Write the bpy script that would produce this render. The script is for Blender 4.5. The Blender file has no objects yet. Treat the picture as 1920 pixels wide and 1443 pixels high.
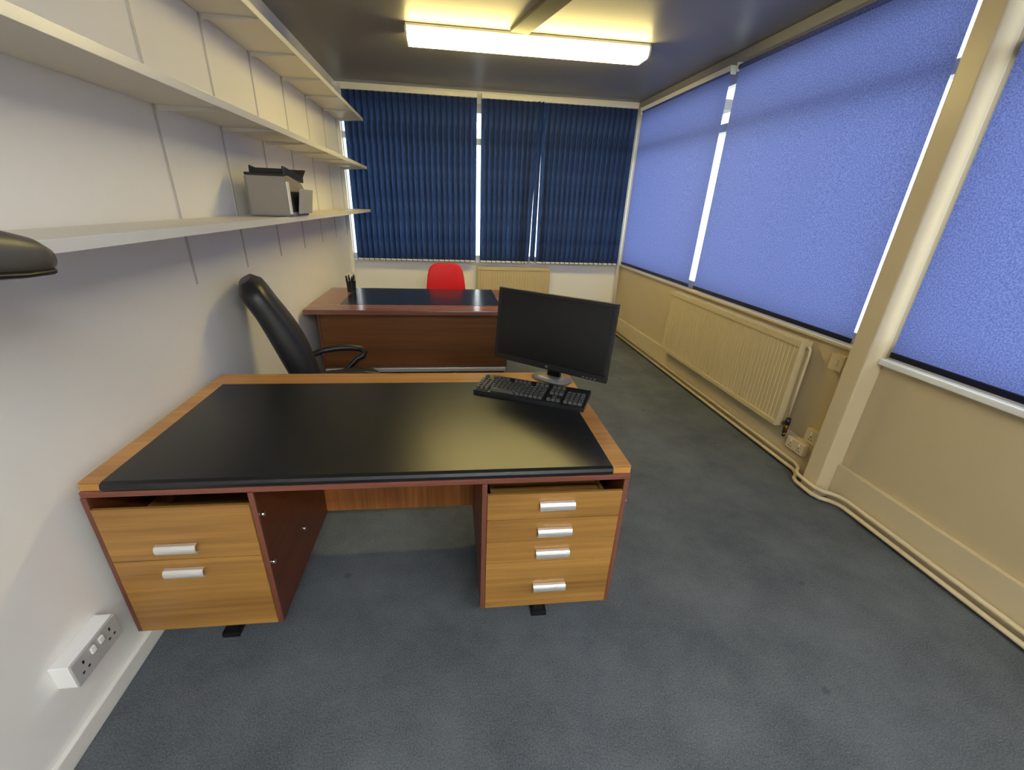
import bpy, bmesh, math, random
from mathutils import Vector, Matrix
random.seed(4)
sc = bpy.context.scene
PI = math.pi
# ---------------------------------------------------------------- camera
W, D, H = 3.271, 5.55, 2.556
YN = -3.0                                   # end of the room behind the camera
yaw, pitch, roll = .1391, -.4277, .0387
cy, sy = math.cos(yaw), math.sin(yaw)
F = Vector((sy*math.cos(pitch), cy*math.cos(pitch), math.sin(pitch)))
R0 = Vector((cy, -sy, 0)); U0 = R0.cross(F)
R = R0*math.cos(roll)+U0*math.sin(roll); U = U0*math.cos(roll)-R0*math.sin(roll)
cd = bpy.data.cameras.new('camera'); cam = bpy.data.objects.new('camera', cd)
sc.collection.objects.link(cam)
m = Matrix.Identity(4)
for i in range(3):
    m[i][0], m[i][1], m[i][2] = R[i], U[i], -F[i]
m[0][3], m[1][3], m[2][3] = 1.075, 0, 1.4825
cam.matrix_world = m
cd.sensor_width = 36; cd.lens = 821.06/1920*36
cd.shift_x = (960-944.449)/1920; cd.shift_y = (757.68-721.5)/1920
cd.clip_start = .02; cd.clip_end = 200
sc.camera = cam
# ---------------------------------------------------------------- exposure, sky, lights
sc.view_settings.view_transform = 'Standard'; sc.view_settings.look = 'None'
sc.view_settings.gamma = 1; sc.view_settings.use_curve_mapping = False
sc.view_settings.exposure = 0.8
SKY = 1.7
LAMP = 18.0
LAMP_FILL = 25.0  # strength of the two added fill lights behind the camera
LAMPCOL = (1, .79, .27)
wd = bpy.data.worlds.new('sky'); sc.world = wd; wd.use_nodes = True
wn = wd.node_tree; wn.nodes.clear()
wo = wn.nodes.new('ShaderNodeOutputWorld'); wb = wn.nodes.new('ShaderNodeBackground')
tc = wn.nodes.new('ShaderNodeTexCoord'); sp = wn.nodes.new('ShaderNodeSeparateXYZ'); cr = wn.nodes.new('ShaderNodeValToRGB')
wn.links.new(tc.outputs['Generated'], sp.inputs[0]); wn.links.new(sp.outputs['Z'], cr.inputs[0])
cr.color_ramp.elements[0].position = 0; cr.color_ramp.elements[0].color = (.95, .97, 1, 1)
cr.color_ramp.elements[1].position = 1; cr.color_ramp.elements[1].color = (.80, .88, 1, 1)
wn.links.new(cr.outputs[0], wb.inputs[0]); wb.inputs[1].default_value = SKY
wn.links.new(wb.outputs[0], wo.inputs[0])

# ---------------------------------------------------------------- materials
def srgb(r, g, b):
    f = lambda c: (c/255/12.92) if c/255 <= .04045 else ((c/255+.055)/1.055)**2.4
    return (f(r), f(g), f(b), 1)
def nm(name):
    m = bpy.data.materials.new(name); m.use_nodes = True
    return m, m.node_tree.nodes, m.node_tree.links, m.node_tree.nodes['Principled BSDF']
def objco(N, L, scale, coord='Object'):
    t = N.new('ShaderNodeTexCoord'); mp = N.new('ShaderNodeMapping'); mp.inputs['Scale'].default_value = scale
    L.new(t.outputs[coord], mp.inputs[0]); return mp.outputs[0]
def plain(name, col, rough=.5, metal=0, var=.06, scale=6, bump=0, bscale=200, spec=.5):
    m, N, L, b = nm(name)
    b.inputs['Roughness'].default_value = rough; b.inputs['Metallic'].default_value = metal
    b.inputs['Specular IOR Level'].default_value = spec
    v = objco(N, L, (1, 1, 1))
    n = N.new('ShaderNodeTexNoise'); n.inputs['Scale'].default_value = scale; n.inputs['Detail'].default_value = 5
    L.new(v, n.inputs['Vector'])
    mx = N.new('ShaderNodeMix'); mx.data_type = 'RGBA'
    c = col
    mx.inputs['A'].default_value = tuple(max(0, x*(1-var)) for x in c[:3])+(1,)
    mx.inputs['B'].default_value = tuple(min(1, x*(1+var)) for x in c[:3])+(1,)
    L.new(n.outputs['Fac'], mx.inputs['Factor']); L.new(mx.outputs['Result'], b.inputs['Base Color'])
    if bump:
        n2 = N.new('ShaderNodeTexNoise'); n2.inputs['Scale'].default_value = bscale; L.new(v, n2.inputs['Vector'])
        bp = N.new('ShaderNodeBump'); bp.inputs['Strength'].default_value = bump; bp.inputs['Distance'].default_value = .004
        L.new(n2.outputs['Fac'], bp.inputs['Height']); L.new(bp.outputs[0], b.inputs['Normal'])
    return m
def wood(name, c1, c2, axis=0, rough=.38):
    """straight grain running along the given axis"""
    m, N, L, b = nm(name)
    s = [34, 34, 34]; s[axis] = .9
    v = objco(N, L, tuple(s))
    n = N.new('ShaderNodeTexNoise'); n.inputs['Scale'].default_value = 1.6; n.inputs['Detail'].default_value = 6
    n.inputs['Roughness'].default_value = .62; L.new(v, n.inputs['Vector'])
    s2 = [7, 7, 7]; s2[axis] = .7
    v2 = objco(N, L, tuple(s2))
    n2 = N.new('ShaderNodeTexNoise'); n2.inputs['Scale'].default_value = 1; n2.inputs['Detail'].default_value = 3; L.new(v2, n2.inputs['Vector'])
    ad = N.new('ShaderNodeMath'); ad.operation = 'ADD'; L.new(n.outputs['Fac'], ad.inputs[0]); L.new(n2.outputs['Fac'], ad.inputs[1])
    r = N.new('ShaderNodeValToRGB'); r.color_ramp.elements[0].position = .72; r.color_ramp.elements[1].position = 1.22
    ml = N.new('ShaderNodeMath'); ml.operation = 'MULTIPLY'; ml.inputs[1].default_value = 1; L.new(ad.outputs[0], ml.inputs[0])
    mr = N.new('ShaderNodeMapRange'); mr.inputs[1].default_value = .7; mr.inputs[2].default_value = 1.3; L.new(ml.outputs[0], mr.inputs[0])
    r.color_ramp.elements[0].position = 0; r.color_ramp.elements[1].position = 1
    r.color_ramp.elements[0].color = c1; r.color_ramp.elements[1].color = c2
    L.new(mr.outputs[0], r.inputs[0]); L.new(r.outputs[0], b.inputs['Base Color'])
    b.inputs['Roughness'].default_value = rough
    return m
def fabric(name, c1, c2, trans, scale, stretch=(1, 1, 1), mix=.5):
    m, N, L, b = nm(name); N.remove(b); out = N['Material Output']
    v = objco(N, L, stretch)
    n = N.new('ShaderNodeTexNoise'); n.inputs['Scale'].default_value = scale; n.inputs['Detail'].default_value = 3; L.new(v, n.inputs['Vector'])
    mr = N.new('ShaderNodeMapRange'); mr.inputs[1].default_value = .35; mr.inputs[2].default_value = .65; L.new(n.outputs['Fac'], mr.inputs[0])
    mx = N.new('ShaderNodeMix'); mx.data_type = 'RGBA'; mx.inputs['A'].default_value = c1; mx.inputs['B'].default_value = c2
    L.new(mr.outputs[0], mx.inputs['Factor'])
    d = N.new('ShaderNodeBsdfDiffuse'); t = N.new('ShaderNodeBsdfTranslucent'); ms = N.new('ShaderNodeMixShader')
    L.new(mx.outputs['Result'], d.inputs[0])
    tm = N.new('ShaderNodeMix'); tm.data_type = 'RGBA'; tm.blend_type = 'MULTIPLY'; tm.inputs['Factor'].default_value = 1
    L.new(mx.outputs['Result'], tm.inputs['A']); tm.inputs['B'].default_value = trans
    L.new(tm.outputs['Result'], t.inputs[0])
    ms.inputs[0].default_value = mix; L.new(d.outputs[0], ms.inputs[1]); L.new(t.outputs[0], ms.inputs[2]); L.new(ms.outputs[0], out.inputs[0])
    return m
def emis(name, col, s):
    m, N, L, b = nm(name)
    b.inputs['Emission Color'].default_value = tuple(col)+(1,); b.inputs['Emission Strength'].default_value = s
    b.inputs['Base Color'].default_value = (.8, .78, .7, 1); b.inputs['Roughness'].default_value = .3
    return m
def mk_glass():
    m, N, L, b = nm('window_glass'); N.remove(b); out = N['Material Output']
    t = N.new('ShaderNodeBsdfTransparent'); g = N.new('ShaderNodeBsdfGlossy'); g.inputs['Roughness'].default_value = .02
    t.inputs[0].default_value = (.95, .97, .96, 1)
    ms = N.new('ShaderNodeMixShader'); ms.inputs[0].default_value = .06
    L.new(t.outputs[0], ms.inputs[1]); L.new(g.outputs[0], ms.inputs[2]); L.new(ms.outputs[0], out.inputs[0]); return m
def mk_carpet():
    m, N, L, b = nm('blue_grey_carpet')
    v = objco(N, L, (1, 1, 1))
    n = N.new('ShaderNodeTexNoise'); n.inputs['Scale'].default_value = 2.2; n.inputs['Detail'].default_value = 6; n.inputs['Roughness'].default_value = .7; L.new(v, n.inputs['Vector'])
    f = N.new('ShaderNodeTexNoise'); f.inputs['Scale'].default_value = 190; f.inputs['Detail'].default_value = 2; L.new(v, f.inputs['Vector'])
    ad = N.new('ShaderNodeMix'); ad.data_type = 'FLOAT'; ad.inputs['Factor'].default_value = .5
    L.new(n.outputs['Fac'], ad.inputs['A']); L.new(f.outputs['Fac'], ad.inputs['B'])
    r = N.new('ShaderNodeValToRGB'); r.color_ramp.elements[0].position = .36; r.color_ramp.elements[1].position = .66
    r.color_ramp.elements[0].color = srgb(74, 79, 84); r.color_ramp.elements[1].color = srgb(112, 117, 120)
    L.new(ad.outputs['Result'], r.inputs[0])
    # a few small dark stains
    vo = N.new('ShaderNodeTexVoronoi'); vo.inputs['Scale'].default_value = 4.2; L.new(v, vo.inputs['Vector'])
    mr = N.new('ShaderNodeMapRange'); mr.inputs[1].default_value = .05; mr.inputs[2].default_value = .09; mr.inputs[3].default_value = .72; mr.inputs[4].default_value = 1
    L.new(vo.outputs['Distance'], mr.inputs[0])
    mu = N.new('ShaderNodeMix'); mu.data_type = 'RGBA'; mu.blend_type = 'MULTIPLY'; mu.inputs['Factor'].default_value = 1
    L.new(r.outputs[0], mu.inputs['A']); L.new(mr.outputs[0], mu.inputs['B'])
    L.new(mu.outputs['Result'], b.inputs['Base Color']); b.inputs['Roughness'].default_value = .95; b.inputs['Specular IOR Level'].default_value = .15
    bp = N.new('ShaderNodeBump'); bp.inputs['Strength'].default_value = .5; bp.inputs['Distance'].default_value = .004
    L.new(f.outputs['Fac'], bp.inputs['Height']); L.new(bp.outputs[0], b.inputs['Normal'])
    return m
M = dict(
    wall=plain('cream_wall_paint', srgb(240, 238, 233), .6, var=.015, bump=.05, bscale=120),
    wallR=plain('magnolia_wall_paint', srgb(196, 177, 138), .5, var=.03),
    ceil=plain('satin_grey_ceiling', srgb(142, 140, 137), .24, var=.04, spec=.45),
    trimw=plain('white_gloss_paint', srgb(232, 230, 222), .3, var=.02),
    cream=plain('cream_gloss_paint', srgb(206, 188, 150), .32, var=.03),
    rad=plain('radiator_enamel', srgb(198, 180, 138), .35, var=.03),
    shelf=plain('white_melamine', srgb(222, 216, 204), .4, var=.02),
    upr=plain('grey_white_rail', srgb(196, 194, 188), .5),
    steelw=plain('white_coated_steel', srgb(214, 212, 206), .35),
    carpet=mk_carpet(), glass=mk_glass(),
    upvc=plain('white_window_frame', srgb(225, 228, 230), .35),
    drawer=wood('oak_drawer_veneer', srgb(128, 88, 40), srgb(178, 132, 66), 0),
    topw=wood('golden_teak_top', srgb(166, 112, 52), srgb(208, 154, 84), 0, .3),
    frame=wood('red_teak_carcass', srgb(92, 50, 36), srgb(128, 78, 58), 2, .4),
    frameh=wood('red_teak_rail', srgb(104, 56, 44), srgb(140, 86, 68), 0, .4),
    inner=wood('dark_teak_side', srgb(78, 36, 16), srgb(106, 54, 26), 1, .4),
    modest=wood('upright_grain_teak', srgb(120, 68, 30), srgb(176, 112, 56), 2, .4),
    top2=wood('rosy_teak_top', srgb(124, 80, 68), srgb(150, 104, 90), 0, .16),
    panel2=wood('brown_teak_panel', srgb(100, 58, 24), srgb(128, 78, 36), 0, .42),
    pad=plain('black_leathercloth', srgb(26, 27, 29), .30, var=.12, scale=30, bump=.06, bscale=420, spec=.45),
    pad2=plain('slate_blue_leathercloth', srgb(32, 40, 54), .2, var=0, scale=20),
    alu=plain('brushed_aluminium', (.86, .84, .80, 1), .38, .75),
    chrome=plain('chrome', (.8, .8, .8, 1), .12, 1),
    black=plain('black_plastic', srgb(22, 22, 24), .4, var=.1),
    blackm=plain('black_metal', srgb(18, 19, 22), .45),
    screen=plain('black_screen', srgb(10, 11, 13), .28, var=.05),
    keyc=plain('black_keycap', srgb(70, 70, 68), .4, var=.15),
    leather=plain('black_chair_leather', srgb(30, 32, 34), .42, var=.15, scale=12, bump=.1, bscale=300),
    red=plain('red_plastic', srgb(206, 6, 8), .4, var=.03, spec=.25),
    beige=plain('grey_beige_plastic', srgb(150, 142, 128), .5, var=.03),
    pgrey=plain('light_grey_plastic', srgb(176, 176, 174), .45),
    grey=plain('grey_metal', srgb(120, 118, 116), .4), duct=plain('dark_grey_trunking', srgb(62, 60, 58), .6, spec=.2),
    lampg=plain('dark_grey_enamel', srgb(92, 88, 82), .4, var=.1),
    white=plain('white_plastic', srgb(238, 238, 234), .35, var=.01),
    brass=plain('tarnished_brass', srgb(110, 84, 40), .4, .8),
    housing=plain('white_lamp_housing', srgb(226, 220, 200), .4),
    diff=emis('lit_prismatic_diffuser', LAMPCOL, LAMP), diff2=emis('cool_fill_diffuser', (.93, .97, 1), LAMP_FILL),
    blindR=fabric('blue_roller_fabric', srgb(97, 108, 174), srgb(128, 143, 204), (.95, .97, 1, 1), 150),
    blindB=fabric('navy_vertical_fabric', srgb(50, 60, 92), srgb(68, 80, 112), (.5, .85, 1, 1), 30, (1, 1, .2)),
    ground=plain('pale_concrete_ground', srgb(225, 226, 222), .9),
    navybar=plain('navy_bar', srgb(16, 20, 44), .4),
)
M['ceil'].node_tree.nodes['Principled BSDF'].inputs['Roughness'].default_value = .42
# ---------------------------------------------------------------- mesh helpers
class MB:
    def __init__(s): s.bm = bmesh.new()
    def box(s, a, b, bev=0, mat=None, seg=2):
        a2 = [min(a[i], b[i]) for i in range(3)]; b2 = [max(a[i], b[i]) for i in range(3)]
        t = bmesh.new()
        bmesh.ops.create_cube(t, size=1)
        for v in t.verts:
            v.co = Vector([a2[i]+(v.co[i]+.5)*(b2[i]-a2[i]) for i in range(3)])
        if bev: bmesh.ops.bevel(t, geom=list(t.edges), offset=bev, segments=seg, affect='EDGES', profile=.6)
        s.add(t, mat); return s
    def add(s, t, mat=None):
        if mat is not None: bmesh.ops.transform(t, matrix=mat, verts=t.verts)
        me = bpy.data.meshes.new('tmp'); t.to_mesh(me); t.free(); s.bm.from_mesh(me); bpy.data.meshes.remove(me)
    def cyl(s, p, q, r, r2=None, n=16, cap=True):
        p, q = Vector(p), Vector(q); r2 = r if r2 is None else r2
        d = (q-p).normalized(); a = d.orthogonal().normalized(); b = d.cross(a)
        A = [s.bm.verts.new(p+(a*math.cos(t)+b*math.sin(t))*r) for t in [2*PI*i/n for i in range(n)]]
        B = [s.bm.verts.new(q+(a*math.cos(t)+b*math.sin(t))*r2) for t in [2*PI*i/n for i in range(n)]]
        for i in range(n):
            f = s.bm.faces.new((A[i], A[(i+1) % n], B[(i+1) % n], B[i])); f.smooth = True
        if cap: s.bm.faces.new(A[::-1]); s.bm.faces.new(B)
        return s
    def tube(s, pts, r, n=10, flat=1.0):
        pts = [Vector(p) for p in pts]; rings = []
        up = None
        for i, p in enumerate(pts):
            d = (pts[min(i+1, len(pts)-1)]-pts[max(i-1, 0)]).normalized()
            if up is None: up = d.orthogonal().normalized()
            up = (up-d*up.dot(d)).normalized(); b = d.cross(up)
            rr = r[i] if isinstance(r, (list, tuple)) else r
            rings.append([s.bm.verts.new(p+(up*math.cos(t)+b*math.sin(t)*flat)*rr) for t in [2*PI*k/n for k in range(n)]])
        for a, b in zip(rings, rings[1:]):
            for k in range(n):
                f = s.bm.faces.new((a[k], a[(k+1) % n], b[(k+1) % n], b[k])); f.smooth = True
        s.bm.faces.new(rings[0][::-1]); s.bm.faces.new(rings[-1]); return s
    def loft(s, secs, n=24, e=3.0, close=True):
        """secs: (centre, axis1, axis2, half1, half2) super-ellipse sections"""
        rings = []
        for c, a, b, h1, h2 in secs:
            c, a, b = Vector(c), Vector(a).normalized(), Vector(b).normalized(); ring = []
            for k in range(n):
                t = 2*PI*k/n; ct, st = math.cos(t), math.sin(t)
                ring.append(s.bm.verts.new(c+a*h1*math.copysign(abs(ct)**(2/e), ct)+b*h2*math.copysign(abs(st)**(2/e), st)))
            rings.append(ring)
        for a, b in zip(rings, rings[1:]):
            for k in range(n):
                f = s.bm.faces.new((a[k], a[(k+1) % n], b[(k+1) % n], b[k])); f.smooth = True
        if close: s.bm.faces.new(rings[0][::-1]); s.bm.faces.new(rings[-1])
        return s
    def prism(s, prof, axis, a, b):
        """closed polygon prof in the two other axes, run from a to b along axis"""
        def P(u, v, w):
            q = [u, v]; q.insert(axis, w); return q
        A = [s.bm.verts.new(P(u, v, a)) for u, v in prof]; B = [s.bm.verts.new(P(u, v, b)) for u, v in prof]
        n = len(prof)
        for i in range(n): s.bm.faces.new((A[i], A[(i+1) % n], B[(i+1) % n], B[i]))
        s.bm.faces.new(A[::-1]); s.bm.faces.new(B); return s
    def obj(s, name, mat, parent=None):
        bmesh.ops.recalc_face_normals(s.bm, faces=s.bm.faces)
        me = bpy.data.meshes.new(name); s.bm.to_mesh(me); s.bm.free(); me.materials.append(mat)
        return link(name, me, parent)
def link(name, me, parent=None):
    o = bpy.data.objects.new(name, me); sc.collection.objects.link(o)
    if parent: o.parent = parent
    return o
def thing(name, label, cat, loc=(0, 0, 0), rz=0, group=None):
    o = bpy.data.objects.new(name, None); sc.collection.objects.link(o); o.location = loc; o.rotation_euler = (0, 0, rz)
    o.empty_display_size = .1
    return tag(o, label, cat, group)
def tag(o, label, cat, group=None):
    o['label'] = label; o['category'] = cat
    if group: o['group'] = group
    return o
def struct(name, mb, mat, parent=None):
    o = mb.obj(name, mat, parent)
    if not parent: o['kind'] = 'structure'
    return o
def dup(root, loc=None, label=None):
    r = root.copy(); sc.collection.objects.link(r)
    if loc: r.location = loc
    if label: r['label'] = label
    for ch in list(root.children):
        c = ch.copy(); sc.collection.objects.link(c); c.parent = r
        for g in list(ch.children):
            d = g.copy(); sc.collection.objects.link(d); d.parent = c
    return r
# ================================================================ SETTING
T = .14
struct('floor', MB().box((-.0, YN, -.1), (W, D, 0)), M['carpet'])
struct('ceiling', MB().box((-T, YN-T, H), (W+T, D+T, H+.1)), M['ceil'])
struct('wall_left', MB().box((-T, YN-T, -.1), (0, D+T, H)), M['wall'])
struct('wall_front', MB().box((0, YN-T, -.1), (W+T, YN, H)), M['wall'])
SILL = .845; HEAD = 2.44
wb_ = MB().box((0, D, -.1), (W+T, D+T, SILL)).box((0, D, HEAD), (W+T, D+T, H)).box((W-.035, D, SILL), (W+T, D+T, HEAD))
struct('wall_back', wb_, M['wall'])
wr = MB().box((W, YN-T, -.1), (W+T, D, SILL)).box((W, YN-T, HEAD+.02), (W+T, D, H)).box((W, YN-T, SILL), (W+T, -.05, HEAD+.02)).box((W, 1.865, SILL), (W+T, 1.945, HEAD+.02)).box((W, 5.44, SILL), (W+T, D, HEAD+.02))
struct('wall_right', wr, M['wallR'])
struct('ground', MB().box((-20, -20, -.6), (30, 40, -.5)), M['ground'])
# column standing in front of the window wall
struct('column', MB().box((3.160, 1.850, 0), (W, 1.955, H), .008), M['cream'])
# window frames with transoms
def window(n, axis, p, a, b, z0, z1, zt, mull=()):
    """axis 0: window in the right wall at x=p, running a..b in y; axis 1: back wall"""
    def bx(mb, u0, u1, z0_, z1_, d0=.05, d1=.11):
        if axis == 0: mb.box((p+d0, u0, z0_), (p+d1, u1, z1_), .004)
        else: mb.box((u0, p+d0, z0_), (u1, p+d1, z1_), .004)
    fr = MB(); e = .018
    bx(fr, a, b, z0, z0+.06); bx(fr, a, b, z1-.07, z1); bx(fr, a, a+e, z0, z1); bx(fr, b-e, b, z0, z1)
    root = fr.obj('window_%d' % n, M['upvc']); root['kind'] = 'structure'
    t = MB(); bx(t, a+e, b-e, zt-.03, zt+.03, .03, .11); t.obj('transom', M['upvc'], root)
    for mu in mull:
        t = MB(); bx(t, mu-.022, mu+.022, z0+.06, z1-.07, .05, .10); t.obj('mullion', M['upvc'], root)
    ed = [a+e]+list(mull)+[b-e]
    for u0, u1 in zip(ed, ed[1:]):
        for q0, q1 in ((z0+.06, zt-.03), (zt+.03, z1-.07)):
            g = MB(); bx(g, u0, u1, q0, q1, .078, .083); g.obj('pane', M['glass'], root)
    return root
window(1, 0, W, 3.80, 5.44, SILL, HEAD+.02, 2.10)
window(2, 0, W, 1.945, 3.80, SILL, HEAD+.02, 2.10)
window(3, 0, W, -.05, 1.865, SILL, HEAD+.02, 2.10)
window(4, 1, D, 0.0, W-.035, SILL, HEAD, 2.10)
# sills, skirtings and trims
struct('trim_1', MB().box((3.232, -.05, .815), (W+.05, 1.850, .844), .006), M['trimw'])
struct('trim_2', MB().box((3.245, 1.955, .826), (W+.05, D, .844), .004), M['cream'])
struct('trim_3', MB().box((0, D-.03, .822), (3.215, D+.05, .842), .004), M['trimw'])
struct('trim_7', MB().box((0, 5.425, .70), (.034, 5.475, 2.45), .003), M['trimw'])
struct('shading_eaves', MB().box((-1, D+T, H+.02), (W+1.2, D+1.3, H+.12)).box((W+T, YN, H+.02), (W+.42, D+T, H+.12)), M['grey'])  # unseen eaves added outside to darken the tops of the blinds
struct('trim_4', MB().box((3.235, -.05, 2.492), (W, D, H-.002), .004), M['ceil'])
struct('baseboard_left', MB().box((0, YN, 0), (.016, D, .062), .004), M['trimw'])
struct('baseboard_back', MB().box((.016, D-.018, 0), (3.247, D, .12), .004), M['trimw'])
struct('baseboard_right', MB().box((3.247, YN, 0), (W, 1.850, .222), .006).box((3.247, 1.955, 0), (W, D, .222), .006), M['cream'])
struct('trim_6', MB().box((3.195, D-.055, .842), (W, D, 2.51), .004), M['trimw'])
cp = MB().cyl((3.212, 5.468, .0), (3.212, 5.468, 2.50), .014, n=14).obj('corner_pipe', M['trimw'])
tag(cp, 'thin white vertical pipe in the far corner between the two windows', 'pipe')
# ================================================================ BIG FURNITURE: DESKS
def desk_part_handle(mb, x, z, y):
    n = 8
    prof = []
    for i in range(n+1):
        t = PI*i/n*.9999; prof.append((y-.018*math.sin(t)**.5-.002, z+.017*math.cos(t)))
    for i in range(n, -1, -1):
        t = PI*i/n*.9999; prof.append((y-.0145*math.sin(t)**.5-.002, z+.0145*math.cos(t)))
    mb.prism(prof, 0, x-.058, x+.058)
    return mb
DW, DD, ZT = 1.6214, .874, .73
def drawer(root, x0, x1, z0, z1, hz, mat, hw=True, hx=None):
    d = MB().box((x0, -.004, z0), (x1, .008, z1), .0015).box((x0+.02, .008, z0+.012), (x1-.02, .50, z0+.020)).box((x0+.02, .008, z0+.02), (x0+.032, .50, (z0+z1)/2-.02)).box((x1-.032, .008, z0+.02), (x1-.02, .50, (z0+z1)/2-.02)).box((x0+.032, .49, z0+.02), (x1-.032, .50, (z0+z1)/2-.02)).obj('drawer', mat, root)
    if hw: desk_part_handle(MB(), (x0+x1)/2 if hx is None else hx, hz, -.004).obj('handle', M['alu'], d)
    return d
def desk(label, loc, rz, left, right, mats, panel_v, panel_x, panel_z, facing=1):
    t = thing('desk', label, 'desk', loc, rz)
    mt, mf, mp, mpad, mpan = mats
    b = .072
    # moulded wooden top built as a rim around a sunk writing surface
    MB().box((0, 0, ZT-.034), (DW, b, ZT), .002).box((0, DD-.125, ZT-.034), (DW, DD, ZT), .002).box((0, b, ZT-.034), (b, DD-.125, ZT), .002).box((DW-b, b, ZT-.034), (DW, DD-.125, ZT), .002).box((b-.01, b-.01, ZT-.034), (DW-b+.01, DD-.115, ZT-.006)).obj('top', mt, t)
    return t
# desk 1 (the camera side has the drawers)
LD = (.0375, 1.150, 0)
d1 = thing('desk', 'teak pedestal desk with a black inset top and silver handled drawers', 'desk', LD, -.0123)
FR = ZT-.034
MB().box((0, 0.03, FR), (DW, DD, ZT-.006), .002).box((0, DD-.128, ZT-.006), (DW, DD, ZT), .001).box((0, .012, ZT-.006), (.062, DD-.128, ZT), .001).box((DW-.062, .012, ZT-.006), (DW, DD-.128, ZT), .001).box((0, .012, FR+.006), (.058, .03, ZT-.001), .001).box((DW-.058, .012, FR+.006), (DW, .03, ZT-.001), .001).obj('top', M['topw'], d1)
# black writing surface rolled over the front edge
pf = [(DD-.130, ZT-.002), (DD-.130, ZT+.003), (.012, ZT+.003), (.0, ZT-.001), (-.004, ZT-.010), (-.002, ZT-.020), (.006, ZT-.0225), (.03, ZT-.0225), (.03, ZT-.002)]
MB().prism(pf, 0, .064, DW-.064).obj('writing_surface', M['pad'], d1)
MB().box((0, .004, FR-.012), (DW, .034, FR+.006), .001).obj('front_rail', M['frameh'], d1)
PB = .146; VD = .62
def pedestal(x0, x1):
    mb = MB()
    mb.box((x0, .006, PB), (x0+.016, VD, FR), .001).box((x1-.016, .006, PB), (x1, VD, FR), .001)
    mb.box((x0+.016, .02, PB), (x1-.016, VD, PB+.016)).box((x0+.016, VD-.012, PB+.016), (x1-.016, VD, FR)).box((x0+.016, .06, FR-.02), (x1-.016, VD-.012, FR))
    return mb
pedestal(.0, .462).obj('pedestal', M['inner'], d1)
pedestal(DW-.482, DW-.004).obj('pedestal', M['inner'], d1)
# red edge lippings on the front of the pedestals
for x0, x1 in ((0, .016), (.446, .462), (DW-.482, DW-.466), (DW-.02, DW-.004)):
    MB().box((x0, .0, PB), (x1, .008, FR-.012), .001).obj('edge_lipping', M['frame'], d1)
drawer(d1, .017, .445, .452, .645, .497, M['drawer'], hx=.213)
drawer(d1, .017, .445, .150, .4495, .402, M['drawer'], hx=.213)
xa, xb = DW-.465, DW-.021
for z0, z1, hz in ((.5455, .645, .600), (.4545, .543, .492), (.3625, .452, .399), (.150, .360, .243)):
    drawer(d1, xa, xb, z0, z1, hz, M['drawer'], hx=DW-.238)
for x, y, z in ((.466, .02, .592), (.464, .02, .40), (DW+.002, .022, .585), (.4635, .3, .3)):
    MB().cyl((x-.006, y, z), (x+.007, y, z), .0075).obj('bolt', M['chrome'], d1)
MB().box((.462, VD-.03, .155), (DW-.482, VD-.012, FR), .001).obj('modesty_panel', M['modest'], d1)
for cx in (.231, DW-.243):
    MB().box((cx-.03, .07, 0), (cx+.03, VD-.04, .022), .004).box((cx-.02, .09, .022), (cx+.02, .13, PB)).box((cx-.02, VD-.12, .022), (cx+.02, VD-.08, PB)).obj('foot', M['blackm'], d1)
# desk 2 seen from its visitor side
d2 = thing('desk', 'rosy brown desk with a slate blue inset top beneath the far blinds', 'desk', (.034, 3.353, 0), 0)
W2 = 1.60; D2 = .93
MB().box((0, 0, FR), (W2, D2, ZT-.004), .002).box((0, 0, ZT-.004), (W2, .20, ZT), .001).box((0, .20, ZT-.004), (.22, D2, ZT), .001).box((W2-.12, .20, ZT-.004), (W2, D2, ZT), .001).obj('top', M['top2'], d2)
MB().box((.222, .203, ZT-.004), (W2-.122, D2-.002, ZT+.001)).obj('writing_surface', M['pad2'], d2)
MB().box((.072, .135, .232), (W2-.072, .155, FR), .002).obj('modesty_panel', M['panel2'], d2)
MB().box((.060, .128, .232), (.072, .16, FR), .001).obj('edge_lipping', M['frame'], d2)
MB().box((W2-.072, .128, .232), (W2-.060, .16, FR), .001).obj('edge_lipping', M['frame'], d2)
MB().box((.07, .12, .195), (W2-.07, .16, .229), .004).obj('stretcher', M['alu'], d2)
for x0, x1 in ((.075, .50), (W2-.50, W2-.075)):
    MB().box((x0, .165, .16), (x1, D2-.08, FR), .002).obj('pedestal', M['inner'], d2)
    for z0, z1 in ((.17, .35), (.355, .50), (.505, .66)):
        q = MB().box((x0+.01, D2-.08, z0), (x1-.01, D2-.06, z1), .001).obj('drawer', M['panel2'], d2)
        MB().box(((x0+x1)/2-.06, D2-.06, (z0+z1)/2-.012), ((x0+x1)/2+.06, D2-.045, (z0+z1)/2+.012), .004).obj('handle', M['alu'], q)
    cx = (x0+x1)/2
    MB().box((cx-.03, .18, 0), (cx+.03, D2-.10, .024), .004).box((cx-.02, .22, .024), (cx+.02, .26, .16)).box((cx-.02, D2-.2, .024), (cx+.02, D2-.16, .16)).obj('foot', M['blackm'], d2)
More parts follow.
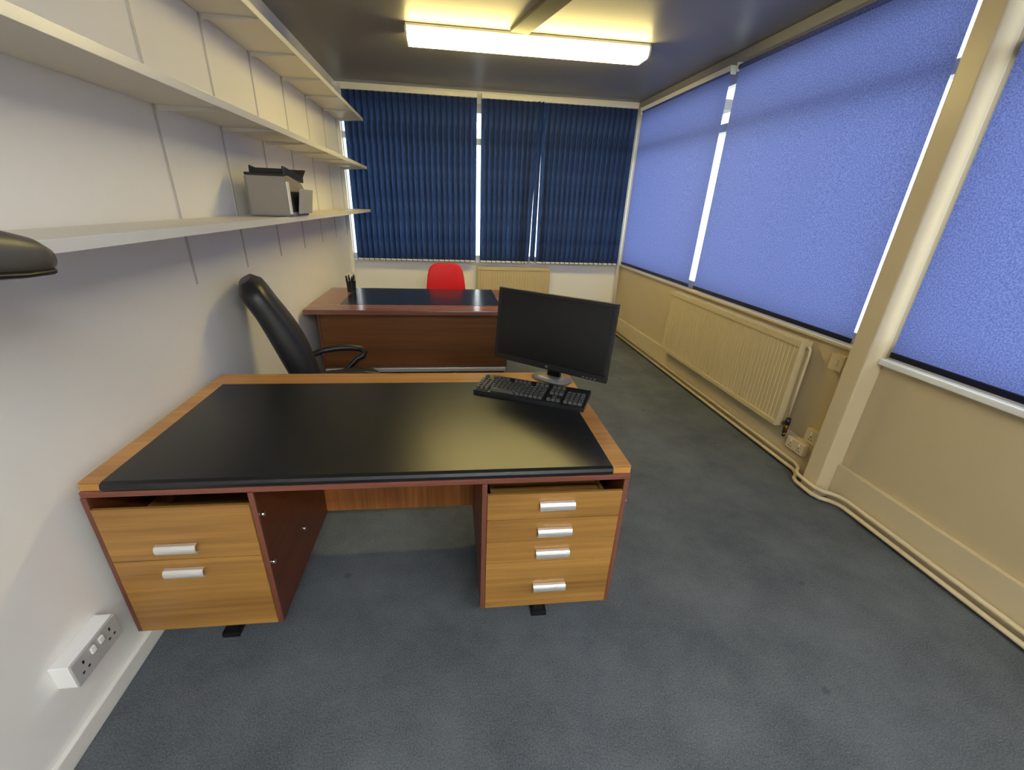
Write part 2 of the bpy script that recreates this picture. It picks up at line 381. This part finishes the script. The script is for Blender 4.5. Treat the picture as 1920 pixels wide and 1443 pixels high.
# ================================================================ SHELVES
SD = .265
ups = [2.10, 2.65, 3.20, 3.75, 4.30, 4.85, 5.38, .45]
names = ['lowest long white wall shelf, carrying the printer', 'middle long white wall shelf above the printer', 'highest long white wall shelf just below the ceiling']
for k, z in enumerate((1.382, 1.795, 2.2285)):
    y1 = 5.44
    s = MB().box((.006, .25, z-.018), (SD, y1, z), .002).obj('wall_shelf', M['shelf'])
    tag(s, names[k], 'shelf', 'long shelves on the left wall')
    MB().box((SD, .25, z-.026), (SD+.004, y1, z+.002), .001).obj('edge_strip', M['trimw'], s)
    for y in ups:
        MB().prism([(.012, z-.070), (.012, z-.0185), (.25, z-.0185), (.25, z-.026)] if 0 else [(.0165, z-.040), (.0165, z-.0185), (.255, z-.0185), (.255, z-.024)], 1, y-.005, y+.005).obj('bracket', M['steelw'], s)
for i, y in enumerate(sorted(ups)):
    ordn = ['nearest the camera end', 'beside the near side of the printer', 'behind the printer', 'just beyond the printer', 'midway between printer and far blinds', 'above the pen pot', 'second from the far blinds', 'closest to the far blinds'][i]
    u = MB().box((0.0005, y-.007, 1.12), (.004, y+.007, 2.30)).obj('shelf_upright', M['upr'])
    tag(u, 'thin slotted white upright rail for shelves, '+ordn, 'upright rail', 'slotted uprights on the left wall')
# ================================================================ BLINDS
def slat_mesh():
    mb = MB(); n = 6; w = .089
    z0, z1 = 0.0, 1.635
    secs = []
    rows = [z0, z0+.03, .5, 1.0, z1]
    vs = []
    for z in rows:
        r1 = []
        for i in range(n+1):
            u = -w/2+w*i/n; r1.append(mb.bm.verts.new((u, .006*(1-(2*u/w)**2)-.003, z)))
        vs.append(r1)
    for a, b in zip(vs, vs[1:]):
        for i in range(n):
            f = mb.bm.faces.new((a[i], a[i+1], b[i+1], b[i])); f.smooth = True
    me = bpy.data.meshes.new('slat'); mb.bm.to_mesh(me); mb.bm.free(); me.materials.append(M['blindB']); return me
SM = slat_mesh()
def weight_mesh():
    mb = MB().box((-.036, -.003, .004), (.036, .003, .022)).cyl((-.044, 0, .012), (-.044, 0, .030), .003, n=6)
    me = bpy.data.meshes.new('weight'); mb.bm.to_mesh(me); mb.bm.free(); me.materials.append(M['white']); return me
WM = weight_mesh()
def vblind(label, x0, x1, n, open_at=()):
    t = thing('vertical_blind', label, 'blind', ((x0+x1)/2, 5.44, .845), 0, 'vertical blinds on the end window')
    ox = -(x0+x1)/2
    MB().box((x0+ox, -.026, 1.628), (x1+ox, .022, 1.672), .004).obj('headrail', M['trimw'], t)
    for i in range(n):
        x = x0+.04+(x1-x0-.08)*i/(n-1)+ox
        o = link('slat', SM, t); o.location = (x, 0, 0)
        a = math.radians(-24+random.uniform(-3, 3)); ty = random.uniform(-.003, .003)
        if i in open_at: a = math.radians(open_at[i][0]); ty = open_at[i][1]
        o.rotation_euler = (0, ty, a)
        o.location.x -= 1.635*math.sin(ty)
        w = link('slat_weight', WM, o)
        w.location = (0, 0, 0)
    return t
vblind('navy vertical blind over the far window, next to the shelf ends', .072, 1.432, 22)
vb = vblind('navy vertical blind over the far window, with two slats twisted open', 1.482, 3.178, 28, {9: (-24, .022), 10: (-62, .004), 11: (-28, -.014), 8: (-24, .012), 4: (-26, .006)})
# roller blinds on the right wall
def rblind(label, y0, y1, z0=.87, z1=2.485, rail=False):
    t = thing('roller_blind', label, 'blind', (3.232, (y0+y1)/2, z0), 0, 'blue roller blinds on the window wall')
    h = (y1-y0)/2; H_ = z1-z0
    mb = MB(); ny, nz = 30, 16; g = []
    ph = random.uniform(0, 6)
    for j in range(nz+1):
        g.append([mb.bm.verts.new((.002*math.sin(7*(i/ny)*2+ph)*math.sin(PI*j/nz), -h+.012+(2*h-.024)*i/ny, .02+(H_-.05)*j/nz)) for i in range(ny+1)])
    for j in range(nz):
        for i in range(ny):
            f = mb.bm.faces.new((g[j][i], g[j][i+1], g[j+1][i+1], g[j+1][i])); f.smooth = True
    mb.obj('fabric', M['blindR'], t)
    MB().box((-.006, -h+.01, -.004), (.006, h-.01, .024), .003).obj('bottom_bar', M['navybar'], t)
    MB().cyl((.008, -h+.01, H_-.03), (.008, h-.01, H_-.03), .018, n=14).obj('roller_tube', M['blindR'], t)
    if rail: MB().box((-.022, -h, H_-.036), (-.012, h, H_), .003).obj('headrail', M['trimw'], t)
    for s in (-1, 1):
        MB().box((-.014, s*h-.004, H_-.055), (.03, s*h+.004, H_), .002).obj('end_bracket', M['white'], t)
    return t
rblind('narrow blue roller blind next to the far corner', 3.775, 5.43, rail=True)
rblind('wide blue roller blind between the narrow one and the column', 2.026, 3.70)
rblind('blue roller blind on the camera side of the column', .02, 1.812)
# ================================================================ RADIATORS
def radiator(label, w, h, loc, rz):
    """front faces local -y, width along x"""
    t = thing('radiator', label, 'radiator', loc, rz)
    n = int(w/.034); mb = MB(); prof = []
    p = w/n
    for i in range(n):
        x = -w/2+i*p; prof += [(x+.004, -.040), (x+.007, -.0435), (x+p-.007, -.0435), (x+p-.004, -.040)]
    prof = [(-w/2, -.040)]+prof+[(w/2, -.040), (w/2, -.030), (-w/2, -.030)]
    A = [mb.bm.verts.new((u, v, .03)) for u, v in prof]; B = [mb.bm.verts.new((u, v, h-.035)) for u, v in prof]
    for i in range(len(prof)): mb.bm.faces.new((A[i], A[(i+1) % len(prof)], B[(i+1) % len(prof)], B[i]))
    mb.bm.faces.new(A[::-1]); mb.bm.faces.new(B)
    mb.box((-w/2, -.050, 0), (w/2, -.030, .032), .003).box((-w/2, -.050, h-.038), (w/2, -.030, h-.004), .003)
    mb.obj('panel', M['rad'], t)
    g = MB().box((-w/2, -.050, h-.006), (w/2, -.044, h)).box((-w/2, .026, h-.006), (w/2, .032, h)).box((-w/2, -.018, h-.006), (w/2, -.010, h))
    for i in range(int(w/.02)+1):
        x = -w/2+i*.02; g.box((x, -.046, h-.005), (x+.006, .030, h-.001))
    g.obj('top_grille', M['rad'], t)
    for s in (-1, 1): MB().box((s*w/2-.004, -.048, .0), (s*w/2+.004, .030, h-.002), .002).obj('side_cover', M['rad'], t)
    MB().box((-w/2+.01, .0, .02), (w/2-.01, .026, h-.03), .004).obj('back_panel', M['rad'], t)
    MB().box((-w/2+.15, .026, .1), (-w/2+.18, .055, h-.1)).box((w/2-.18, .026, .1), (w/2-.15, .055, h-.1)).obj('wall_bracket', M['steelw'], t)
    return t
r1 = radiator('long cream fluted radiator under the roller blinds', 1.64, .56, (3.2145, 3.105, .245), -PI/2)
# valve and connecting pipe at the column end (local +x is world -y)
v = MB().cyl((.845, -.01, .03), (.875, -.01, .03), .012).cyl((.875, -.01, .035), (.875, -.01, -.02), .014).cyl((.875, -.01, -.02), (.875, -.01, -.05), .010)
v.obj('valve', M['brass'], r1)
MB().cyl((.875, -.01, .035), (.875, -.01, .075), .017, .014).obj('valve_cap', M['blackm'], r1)
MB().tube([(.835, -.01, .515), (.850, -.01, .53), (.862, -.01, .52), (.866, -.01, .49), (.866, -.01, .30), (.866, -.01, .08)], .0075).obj('riser_pipe', M['cream'], r1)
r2 = radiator('short cream radiator on the end wall, half hidden behind the monitor', .886, .56, (1.90, D-.056, .235), 0)
# ================================================================ PIPES
def pipe(label, z, off):
    x = 3.222-off
    pts = [(x, -1.5, z), (x, 1.70, z), (x-.008, 1.735, z), (x-.03, 1.77, z), (x-.066, 1.80, z), (x-.082, 1.835, z), (x-.084, 1.90, z), (x-.082, 1.965, z), (x-.066, 2.0, z), (x-.03, 2.03, z), (x-.008, 2.065, z), (x, 2.10, z), (x, 5.50, z)]
    o = MB().tube(pts, .011, 12).obj('heating_pipe', M['cream']); tag(o, label, 'pipe', 'heating pipes along the skirting'); return o
pipe('lower cream heating pipe running just above the carpet and round the column', .032, 0)
pipe('upper cream heating pipe running above its twin and round the column', .078, 0)
# ================================================================ SWITCHES AND SOCKETS
def plate(name, label, cat, loc, wy, hz, face, d=.03, group=None):
    """on the right wall, front towards -x"""
    t = thing(name, label, cat, loc, 0, group)
    MB().box((-d, -wy/2, -hz/2), (0, wy/2, hz/2), .003).obj('back_box', M['cream'], t)
    MB().box((-d-.006, -wy/2+.001, -hz/2+.001), (-d, wy/2-.001, hz/2-.001), .0025).obj('face_plate', face, t)
    return t
s1 = plate('switch', 'single cream wall switch on the wall beside the column, under the sill', 'switch', (W, 2.075, .745), .09, .09, M['cream'], .035)
MB().box((-.046, -.012, -.018), (-.041, .012, .018), .002).obj('rocker', M['cream'], s1)
s2 = plate('power_socket', 'cream wall socket near the column foot, upper of the pair', 'socket', (3.271, 2.065, .275), .09, .088, M['cream'], .03)
s3 = plate('power_socket', 'cream double wall socket near the column foot, lower of the pair', 'socket', (3.247, 2.130, .180), .146, .072, M['cream'], .03)
for s, ys in ((s2, (0,)), (s3, (-.034, .034))):
    for y in ys:
        MB().box((-.0395, y-.006, .012), (-.0355, y+.006, .030), .001).obj('rocker', M['trimw'], s)
        h = MB().box((-.0368, y-.003, -.004), (-.0355, y+.003, .005))
        h.box((-.0368, y-.013, -.020), (-.0355, y-.006, -.014)); h.box((-.0368, y+.006, -.020), (-.0355, y+.013, -.014)); h.obj('pin_holes', M['black'], s)
t = thing('power_socket', 'white surface mounted double socket low on the wall by the drawer desk', 'socket', (0, .993, .272), 0)
MB().box((0, -.087, -.040), (.050, .087, .040), .003).obj('back_box', M['white'], t)
MB().box((.050, -.087, -.040), (.057, .087, .040), .003).obj('face_plate', M['pgrey'], t)
for y in (-.016, .016): MB().box((.057, y-.008, .008), (.063, y+.008, .028), .002).obj('rocker', M['white'], t)
for y in (-.052, .052):
    MB().box((.0565, y-.003, .010), (.0578, y+.003, .020)).box((.0565, y-.014, -.016), (.0578, y-.007, -.010)).box((.0565, y+.007, -.016), (.0578, y+.014, -.010)).obj('pin_holes', M['black'], t)
# ================================================================ CEILING LIGHTS
def lamp(label, loc, diffm, L_=1.63):
    t = thing('ceiling_light', label, 'ceiling light', loc, 0)
    h = L_/2
    pr_ = [(-.105, .064), (-.108, .035), (-.100, .010), (-.085, .0), (.085, .0), (.100, .010), (.108, .035), (.105, .064)]
    MB().prism(pr_, 0, -h+.014, h-.014).obj('diffuser', diffm, t)
    MB().box((-h+.004, -.106, .065), (h-.004, .106, .082), .004).box((-h+.05, -.04, .080), (h-.05, .04, .0835), .001).obj('housing', M['housing'], t)
    for s in (-1, 1):
        MB().prism([(a*1.02, b) for a, b in pr_], 0, s*h, s*(h-.014)).obj('end_cap', M['housing'], t)
        MB().cyl((s*h*.6, 0, .080), (s*h*.6, 0, max(.0842, H-loc[2])), .012).obj('hanger', M['housing'], t)
    return t
lamp('lit fluorescent batten light with a long prismatic diffuser in view', (1.696, 3.83, 2.4715), M['diff'], 1.72)
lamp('extra unseen batten light added behind the camera as fill', (1.665, -.9, 2.415), M['diff2'])  # unseen fill, added to light the drawer fronts and left wall
lamp('extra batten light added as fill at the unseen end of the room', (1.665, -2.4, 2.415), M['diff2'])  # second unseen fill, added to brighten the room
c = MB().box((-.066, -1.3, -.022), (.066, .03, 0), .003).obj('cable_trunking', M['duct'])
c.location = (1.605, 3.66, H); c.rotation_euler = (0, 0, .24); tag(c, 'flat grey cable trunking on the ceiling meeting the light', 'trunking')
# ================================================================ OFFICE CHAIR
ch = thing('office_chair', 'black high backed swivel chair with loop arms, pushed to the wall', 'chair', (.47, 2.52, 0), math.radians(20))
# local frame: chair faces +x, width along y
def spine(t):      # backrest centre line, t 0..1 from bottom to top
    x = -.185-.225*t+.028*math.sin(PI*t)
    return Vector((x, 0, .50+.60*t))
secs = []
N_ = 16
for i in range(N_+1):
    t = i/N_; c0 = spine(t); dd = (spine(min(1, t+.03))-spine(max(0, t-.03))).normalized(); nrm = Vector((dd.z, 0, -dd.x))
    w = .215*(1-.12*t)*(1 if t < .9 else math.sqrt(max(0, 1-((t-.9)/.104)**2))*.55+.45)
    th = (.066+.016*math.sin(PI*min(1, t*1.3)))*(1 if t < .9 else math.sqrt(max(0, 1-((t-.9)/.104)**2))*.7+.3)
    secs.append((c0, (0, 1, 0), nrm, w, th))
MB().loft(secs, 28, 3.2).obj('backrest', M['leather'], ch)
secs = []
for i in range(11):
    t = i/10; x = -.22+.47*t; e_ = abs(2*t-1)
    k = math.sqrt(max(0.02, 1-e_**6))
    secs.append(((x, 0, .455-.02*max(0, t-.8)*5), (0, 1, 0), (0, 0, 1), .245*(.72+.28*k), .055*(.3+.7*k)))
MB().loft(secs, 28, 3.5).obj('seat', M['leather'], ch)
MB().box((-.20, -.15, .385), (.14, .15, .405), .006).obj('seat_plate', M['blackm'], ch)
for s in (-1, 1):
    y = s*.262
    pts = [(-.18, s*.20, .585), (-.14, s*.245, .60), (-.08, y, .615), (.0, y, .622), (.08, y, .618), (.15, y, .602), (.175, y, .575), (.16, y, .55), (.12, y, .535), (.07, y, .49), (.03, y*.98, .45), (.0, s*.22, .415), (-.03, s*.13, .398)]
    MB().tube(pts, [.013, .014, .015, .016, .016, .015, .015, .015, .015, .015, .015, .014, .012], 10, 1.3).obj('armrest', M['black'], ch)
MB().cyl((0, 0, .10), (0, 0, .20), .028).cyl((0, 0, .20), (0, 0, .39), .016).obj('gas_column', M['blackm'], ch)
for i in range(5):
    a = 2*PI*i/5+.3; dx, dy = math.cos(a), math.sin(a)
    l = MB().tube([(.02*dx, .02*dy, .115), (.15*dx, .15*dy, .105), (.28*dx, .28*dy, .075)], [.024, .020, .013], 8).obj('base_leg', M['black'], ch)
    px, py = -dy, dx
    cc = MB()
    for s in (-1, 1): cc.cyl((.28*dx+px*s*.006, .28*dy+py*s*.006, .026), (.28*dx+px*s*.022, .28*dy+py*s*.022, .026), .026, n=14)
    cc.cyl((.28*dx, .28*dy, .03), (.28*dx, .28*dy, .075), .007, n=8); cc.obj('castor', M['black'], l)
# ================================================================ RED CHAIR
rc = thing('red_chair', 'red plastic chair tucked behind the rosy brown desk', 'chair', (1.078, 4.73, 0), 0)
secs = []
for z, y, w in ((.50, -.03, .200), (.56, -.015, .205), (.62, -.005, .205), (.70, .0, .198), (.78, .008, .188), (.84, .016, .174), (.878, .022, .156), (.900, .026, .124), (.910, .028, .078)):
    secs.append(((0, y, z), (1, 0, 0), (0, 1, 0), w, .009))
mb = MB().loft(secs, 28, 2.6)
for v_ in mb.bm.verts: v_.co.y += -.35*(v_.co.x**2)*1.2
mb.obj('backrest', M['red'], rc)
secs = [((0, y, z), (1, 0, 0), (0, 0, 1), w, .009) for y, z, w in ((-.41, .425, .13), (-.39, .440, .18), (-.30, .447, .20), (-.15, .435, .20), (-.05, .445, .19), (-.02, .475, .18), (-.02, .52, .17))]
MB().loft(secs, 24, 3).obj('seat', M['red'], rc)
for sx in (-1, 1):
    MB().tube([(sx*.21, -.42, .012), (sx*.17, -.36, .41), (sx*.165, -.33, .425), (sx*.165, -.08, .425), (sx*.17, -.04, .40), (sx*.21, .06, .012)], .011, 8).obj('leg', M['chrome'], rc)
    for y in (-.42, .06): MB().cyl((sx*.21, y, 0), (sx*.21, y, .02), .014).obj('foot', M['black'], rc)
# ================================================================ MONITOR
K = 1.17; C0 = Vector((1.075, 0, 1.4825))
cm = C0+(Vector((1.468, 1.600, 1.041))-C0)*K
mw, mh = .494*K, .288*K
yw, ti = -.705, .081
mon = thing('monitor', 'black widescreen monitor turned slightly, switched off, on the desk edge', 'monitor', (cm.x, cm.y, ZT+.003), yw)
zc = cm.z-(ZT+.003)
TM = Matrix.Translation((0, 0, zc)) @ Matrix.Rotation(-ti, 4, 'X')
def tb(a, b, bev, mat, name, par):
    mb = MB(); mb.box(a, b, bev, TM); return mb.obj(name, mat, par)
fr = MB(); bz = .018
fr.box((-mw/2, -.0, -mh/2), (mw/2, .022, -mh/2+bz+.010), .003, TM).box((-mw/2, 0, mh/2-bz), (mw/2, .022, mh/2), .003, TM)
fr.box((-mw/2, 0, -mh/2+bz+.01), (-mw/2+bz, .022, mh/2-bz), .002, TM).box((mw/2-bz, 0, -mh/2+bz+.01), (mw/2, .022, mh/2-bz), .002, TM)
fr.obj('bezel', M['black'], mon)
tb((-mw/2+bz-.001, .004, -mh/2+bz+.008), (mw/2-bz+.001, .014, mh/2-bz+.001), 0, M['screen'], 'screen', mon)
mb = MB(); mb.loft([((0, .014, .0), (1, 0, 0), (0, 0, 1), mw/2-.004, mh/2-.004), ((0, .034, 0), (1, 0, 0), (0, 0, 1), mw/2-.02, mh/2-.02), ((0, .052, 0), (1, 0, 0), (0, 0, 1), mw*.32, mh*.36)], 32, 8)
bmesh.ops.transform(mb.bm, matrix=TM, verts=mb.bm.verts); mb.obj('back_shell', M['black'], mon)
mb = MB(); mb.box((-.006, -.0015, -mh/2+.010), (.006, .0005, -mh/2+.018), 0, TM); mb.obj('badge', M['grey'], mon)
mb = MB()
for i in range(4): mb.box((mw/2-.11+i*.018, -.001, -mh/2+.006), (mw/2-.10+i*.018, .001, -mh/2+.010), 0, TM)
mb.obj('buttons', M['grey'], mon)
MB().loft([((0, .075, .008), (1, 0, 0), (0, 1, 0), .034, .018), ((0, .072, .10), (1, 0, 0), (0, 1, 0), .028, .013), ((0, .060, zc-.02), (1, 0, 0), (0, 1, 0), .028, .013)], 20, 4).obj('neck', M['black'], mon)
MB().loft([((0, .05, 0), (1, 0, 0), (0, 1, 0), .095, .055), ((0, .05, .006), (1, 0, 0), (0, 1, 0), .095, .055), ((0, .06, .012), (1, 0, 0), (0, 1, 0), .055, .035)], 32, 3).obj('foot', M['grey'], mon)
# ================================================================ KEYBOARD
kb = thing('keyboard', 'black full size keyboard lying askew in front of the monitor', 'keyboard', (1.432, 1.722, ZT+.0035), math.radians(-26.5))
kb.location.x = 1.440; kb.location.y = 1.722; kb.scale = (1.05, 1.05, 1.25)
MB().prism([(-.085, 0), (-.085, .014), (.075, .024), (.088, .020), (.088, 0)], 0, -.228, .228).obj('case', M['black'], kb)
mb = MB()
def key(x, y, w=.0165, h=.0165):
    z = .0145+.010*(y+.085)/.16
    t = bmesh.new(); bmesh.ops.create_cube(t, size=1)
    for v_ in t.verts:
        s_ = .78 if v_.co.z > 0 else 1
        v_.co = Vector((x+v_.co.x*w*s_, y+v_.co.y*h*s_, z+(.009 if v_.co.z > 0 else -.003)))
    mb.add(t)
rows = [-.064, -.045, -.026, -.007, .012, .045]
for r, y in enumerate(rows):
    n = 15
    for i in range(n):
        if r == 0 and 3 <= i <= 8:
            if i == 3: key(-.217+.019*5.5, y, .11)
            continue
        if r == 5 and i in (1, 6, 11): continue
        key(-.217+.019*i, y)
    for i in range(3):
        if r in (2,): continue
        if r == 1 and i != 1: continue
        key(.084+.019*i, y)
    for i in range(4):
        if r < 5: key(.152+.019*i, y)
ks = mb.obj('keys', M['keyc'], kb); ks['kind'] = 'stuff'
# ================================================================ PEN POT
pot = thing('pen_pot', 'black mesh pen pot at the wall end of the rosy brown desk', 'pot', (.245, 4.10, ZT+.0005), 0)
mb = MB(); mb.cyl((0, 0, 0), (0, 0, .004), .036, n=20).cyl((0, 0, .004), (0, 0, .095), .036, .042, 20, False).cyl((0, 0, .004), (0, 0, .095), .034, .040, 20, False)
mb.obj('cup', M['black'], pot)
MB().tube([(.042*math.cos(a), .042*math.sin(a), .095) for a in [2*PI*i/20 for i in range(21)]], .0022, 6).obj('rim', M['blackm'], pot)
pens = [('black pen with a fat cap leaning towards the wall in the pen pot', -.03, .014, 'black', .012), ('black marker leaning towards the blinds in the pen pot', .018, .02, 'black', .011), ('white pen standing upright in the pen pot', -.010, -.008, 'white', .016), ('thick black marker standing near the middle of the pen pot', .014, -.014, 'black', .013), ('grey pen leaning away from the wall in the pen pot', .032, -.006, 'pgrey', .007), ('slim black pen at the front of the pen pot', -.004, -.030, 'black', .009)]
for i, (lb, dx, dy, mt, rr) in enumerate(pens):
    bx_, by_ = .245+dx*.72, 4.10+dy*.72
    hx, hy = .245+dx*1.35, 4.10+dy*1.35
    hh = .128+.008*(i % 3)
    p = thing('pen', lb, 'pen', (bx_, by_, ZT+.005), 0, 'pens in the pot')
    e = Vector((hx-bx_, hy-by_, hh)); 
    MB().cyl((0, 0, .0045), e*.72, rr*.5, rr*.62, 10).obj('barrel', M[mt], p)
    MB().cyl(e*.72, e, rr*.82, rr*.72, 10).obj('cap', M[mt], p)
# ================================================================ PRINTER on the lowest shelf
zs = 1.3845
p = thing('printer', 'grey beige desktop printer with black tray on the lowest wall shelf', 'printer', (.16, 2.62, zs), 0)
prof = [(0, .006), (0, .190), (.06, .195), (.28, .162), (.33, .13), (.34, .006)]      # y,z outline
MB().prism([(a+.004, b) for a, b in prof], 0, -.078, .112).obj('body', M['beige'], p)
MB().box((-.082, -.002, .0), (.115, .346, .008), .002).obj('base', M['grey'], p)
MB().box((-.080, .0, .188), (.112, .03, .202), .003).obj('rear_cover', M['blackm'], p)
MB().box((-.075, .0, .0), (-.083, .05, .185), .002).obj('side_rim', M['grey'], p)
tr = MB(); TT = Matrix.Translation((0, .02, .214)) @ Matrix.Rotation(-.10, 4, 'X')
tr.box((-.06, .0, -.012), (.108, .33, .010), .002, TT).box((-.06, .0, .008), (-.05, .33, .02), .002, TT).box((.098, .0, .008), (.108, .33, .022), .002, TT).obj('paper_tray', M['black'], p)
tr = MB(); TT = Matrix.Translation((0, .34, .176)) @ Matrix.Rotation(.5, 4, 'X'); tr.box((-.05, 0, 0), (.100, .12, .008), .002, TT).obj('tray_extension', M['blackm'], p)
MB().box((.112, .006, .010), (.119, .040, .165), .003).obj('front_trim', M['white'], p)
MB().box((.1115, .050, .020), (.1135, .250, .120), .001).obj('output_slot', M['black'], p)
tr = MB(); TT = Matrix.Translation((.122, .12, .012)) @ Matrix.Rotation(.16, 4, 'Y'); tr.box((0, 0, 0), (.010, .24, .125), .003, TT).box((-.02, .23, .0), (.0, .238, .10), 0, TT).obj('output_flap', M['pgrey'], p)
# ================================================================ LAMP HEAD near the camera
lp = thing('desk_lamp', 'dark grey swing arm lamp head poking in beside the lowest shelf', 'lamp', (.32, .50, 1.395), 0)
secs = []
for y, z, hx, hz in ((-.02, .035, .018, .020), (.05, .030, .030, .030), (.14, .018, .045, .038), (.26, -.002, .055, .038), (.36, -.016, .055, .034), (.42, -.026, .050, .028), (.452, -.032, .036, .019), (.462, -.034, .016, .009)):
    secs.append(((0, y, z), (1, 0, 0), (0, 0, 1), hx, hz*1.25))
MB().loft(secs, 28, 2.4).obj('shade', M['lampg'], lp)
secs = [((0, y, z), (1, 0, 0), (0, 0, 1), hx, .008) for y, z, hx in ((.12, -.022, .042), (.26, -.040, .055), (.36, -.050, .056), (.43, -.054, .045), (.452, -.055, .03))]
MB().loft(secs, 24, 2.6).obj('rim', M['black'], lp)
MB().tube([(0, -.01, .035), (0, -.06, .03), (-.03, -.16, .0), (-.045, -.20, -.03)], .009, 10).obj('arm', M['blackm'], lp)
MB().box((-.075, -.225, -.060), (-.035, -.175, -.036), .003).box((-.075, -.225, -.012), (-.035, -.175, .008), .003).box((-.052, -.225, -.060), (-.042, -.175, .008), .002).obj('clamp', M['blackm'], lp)
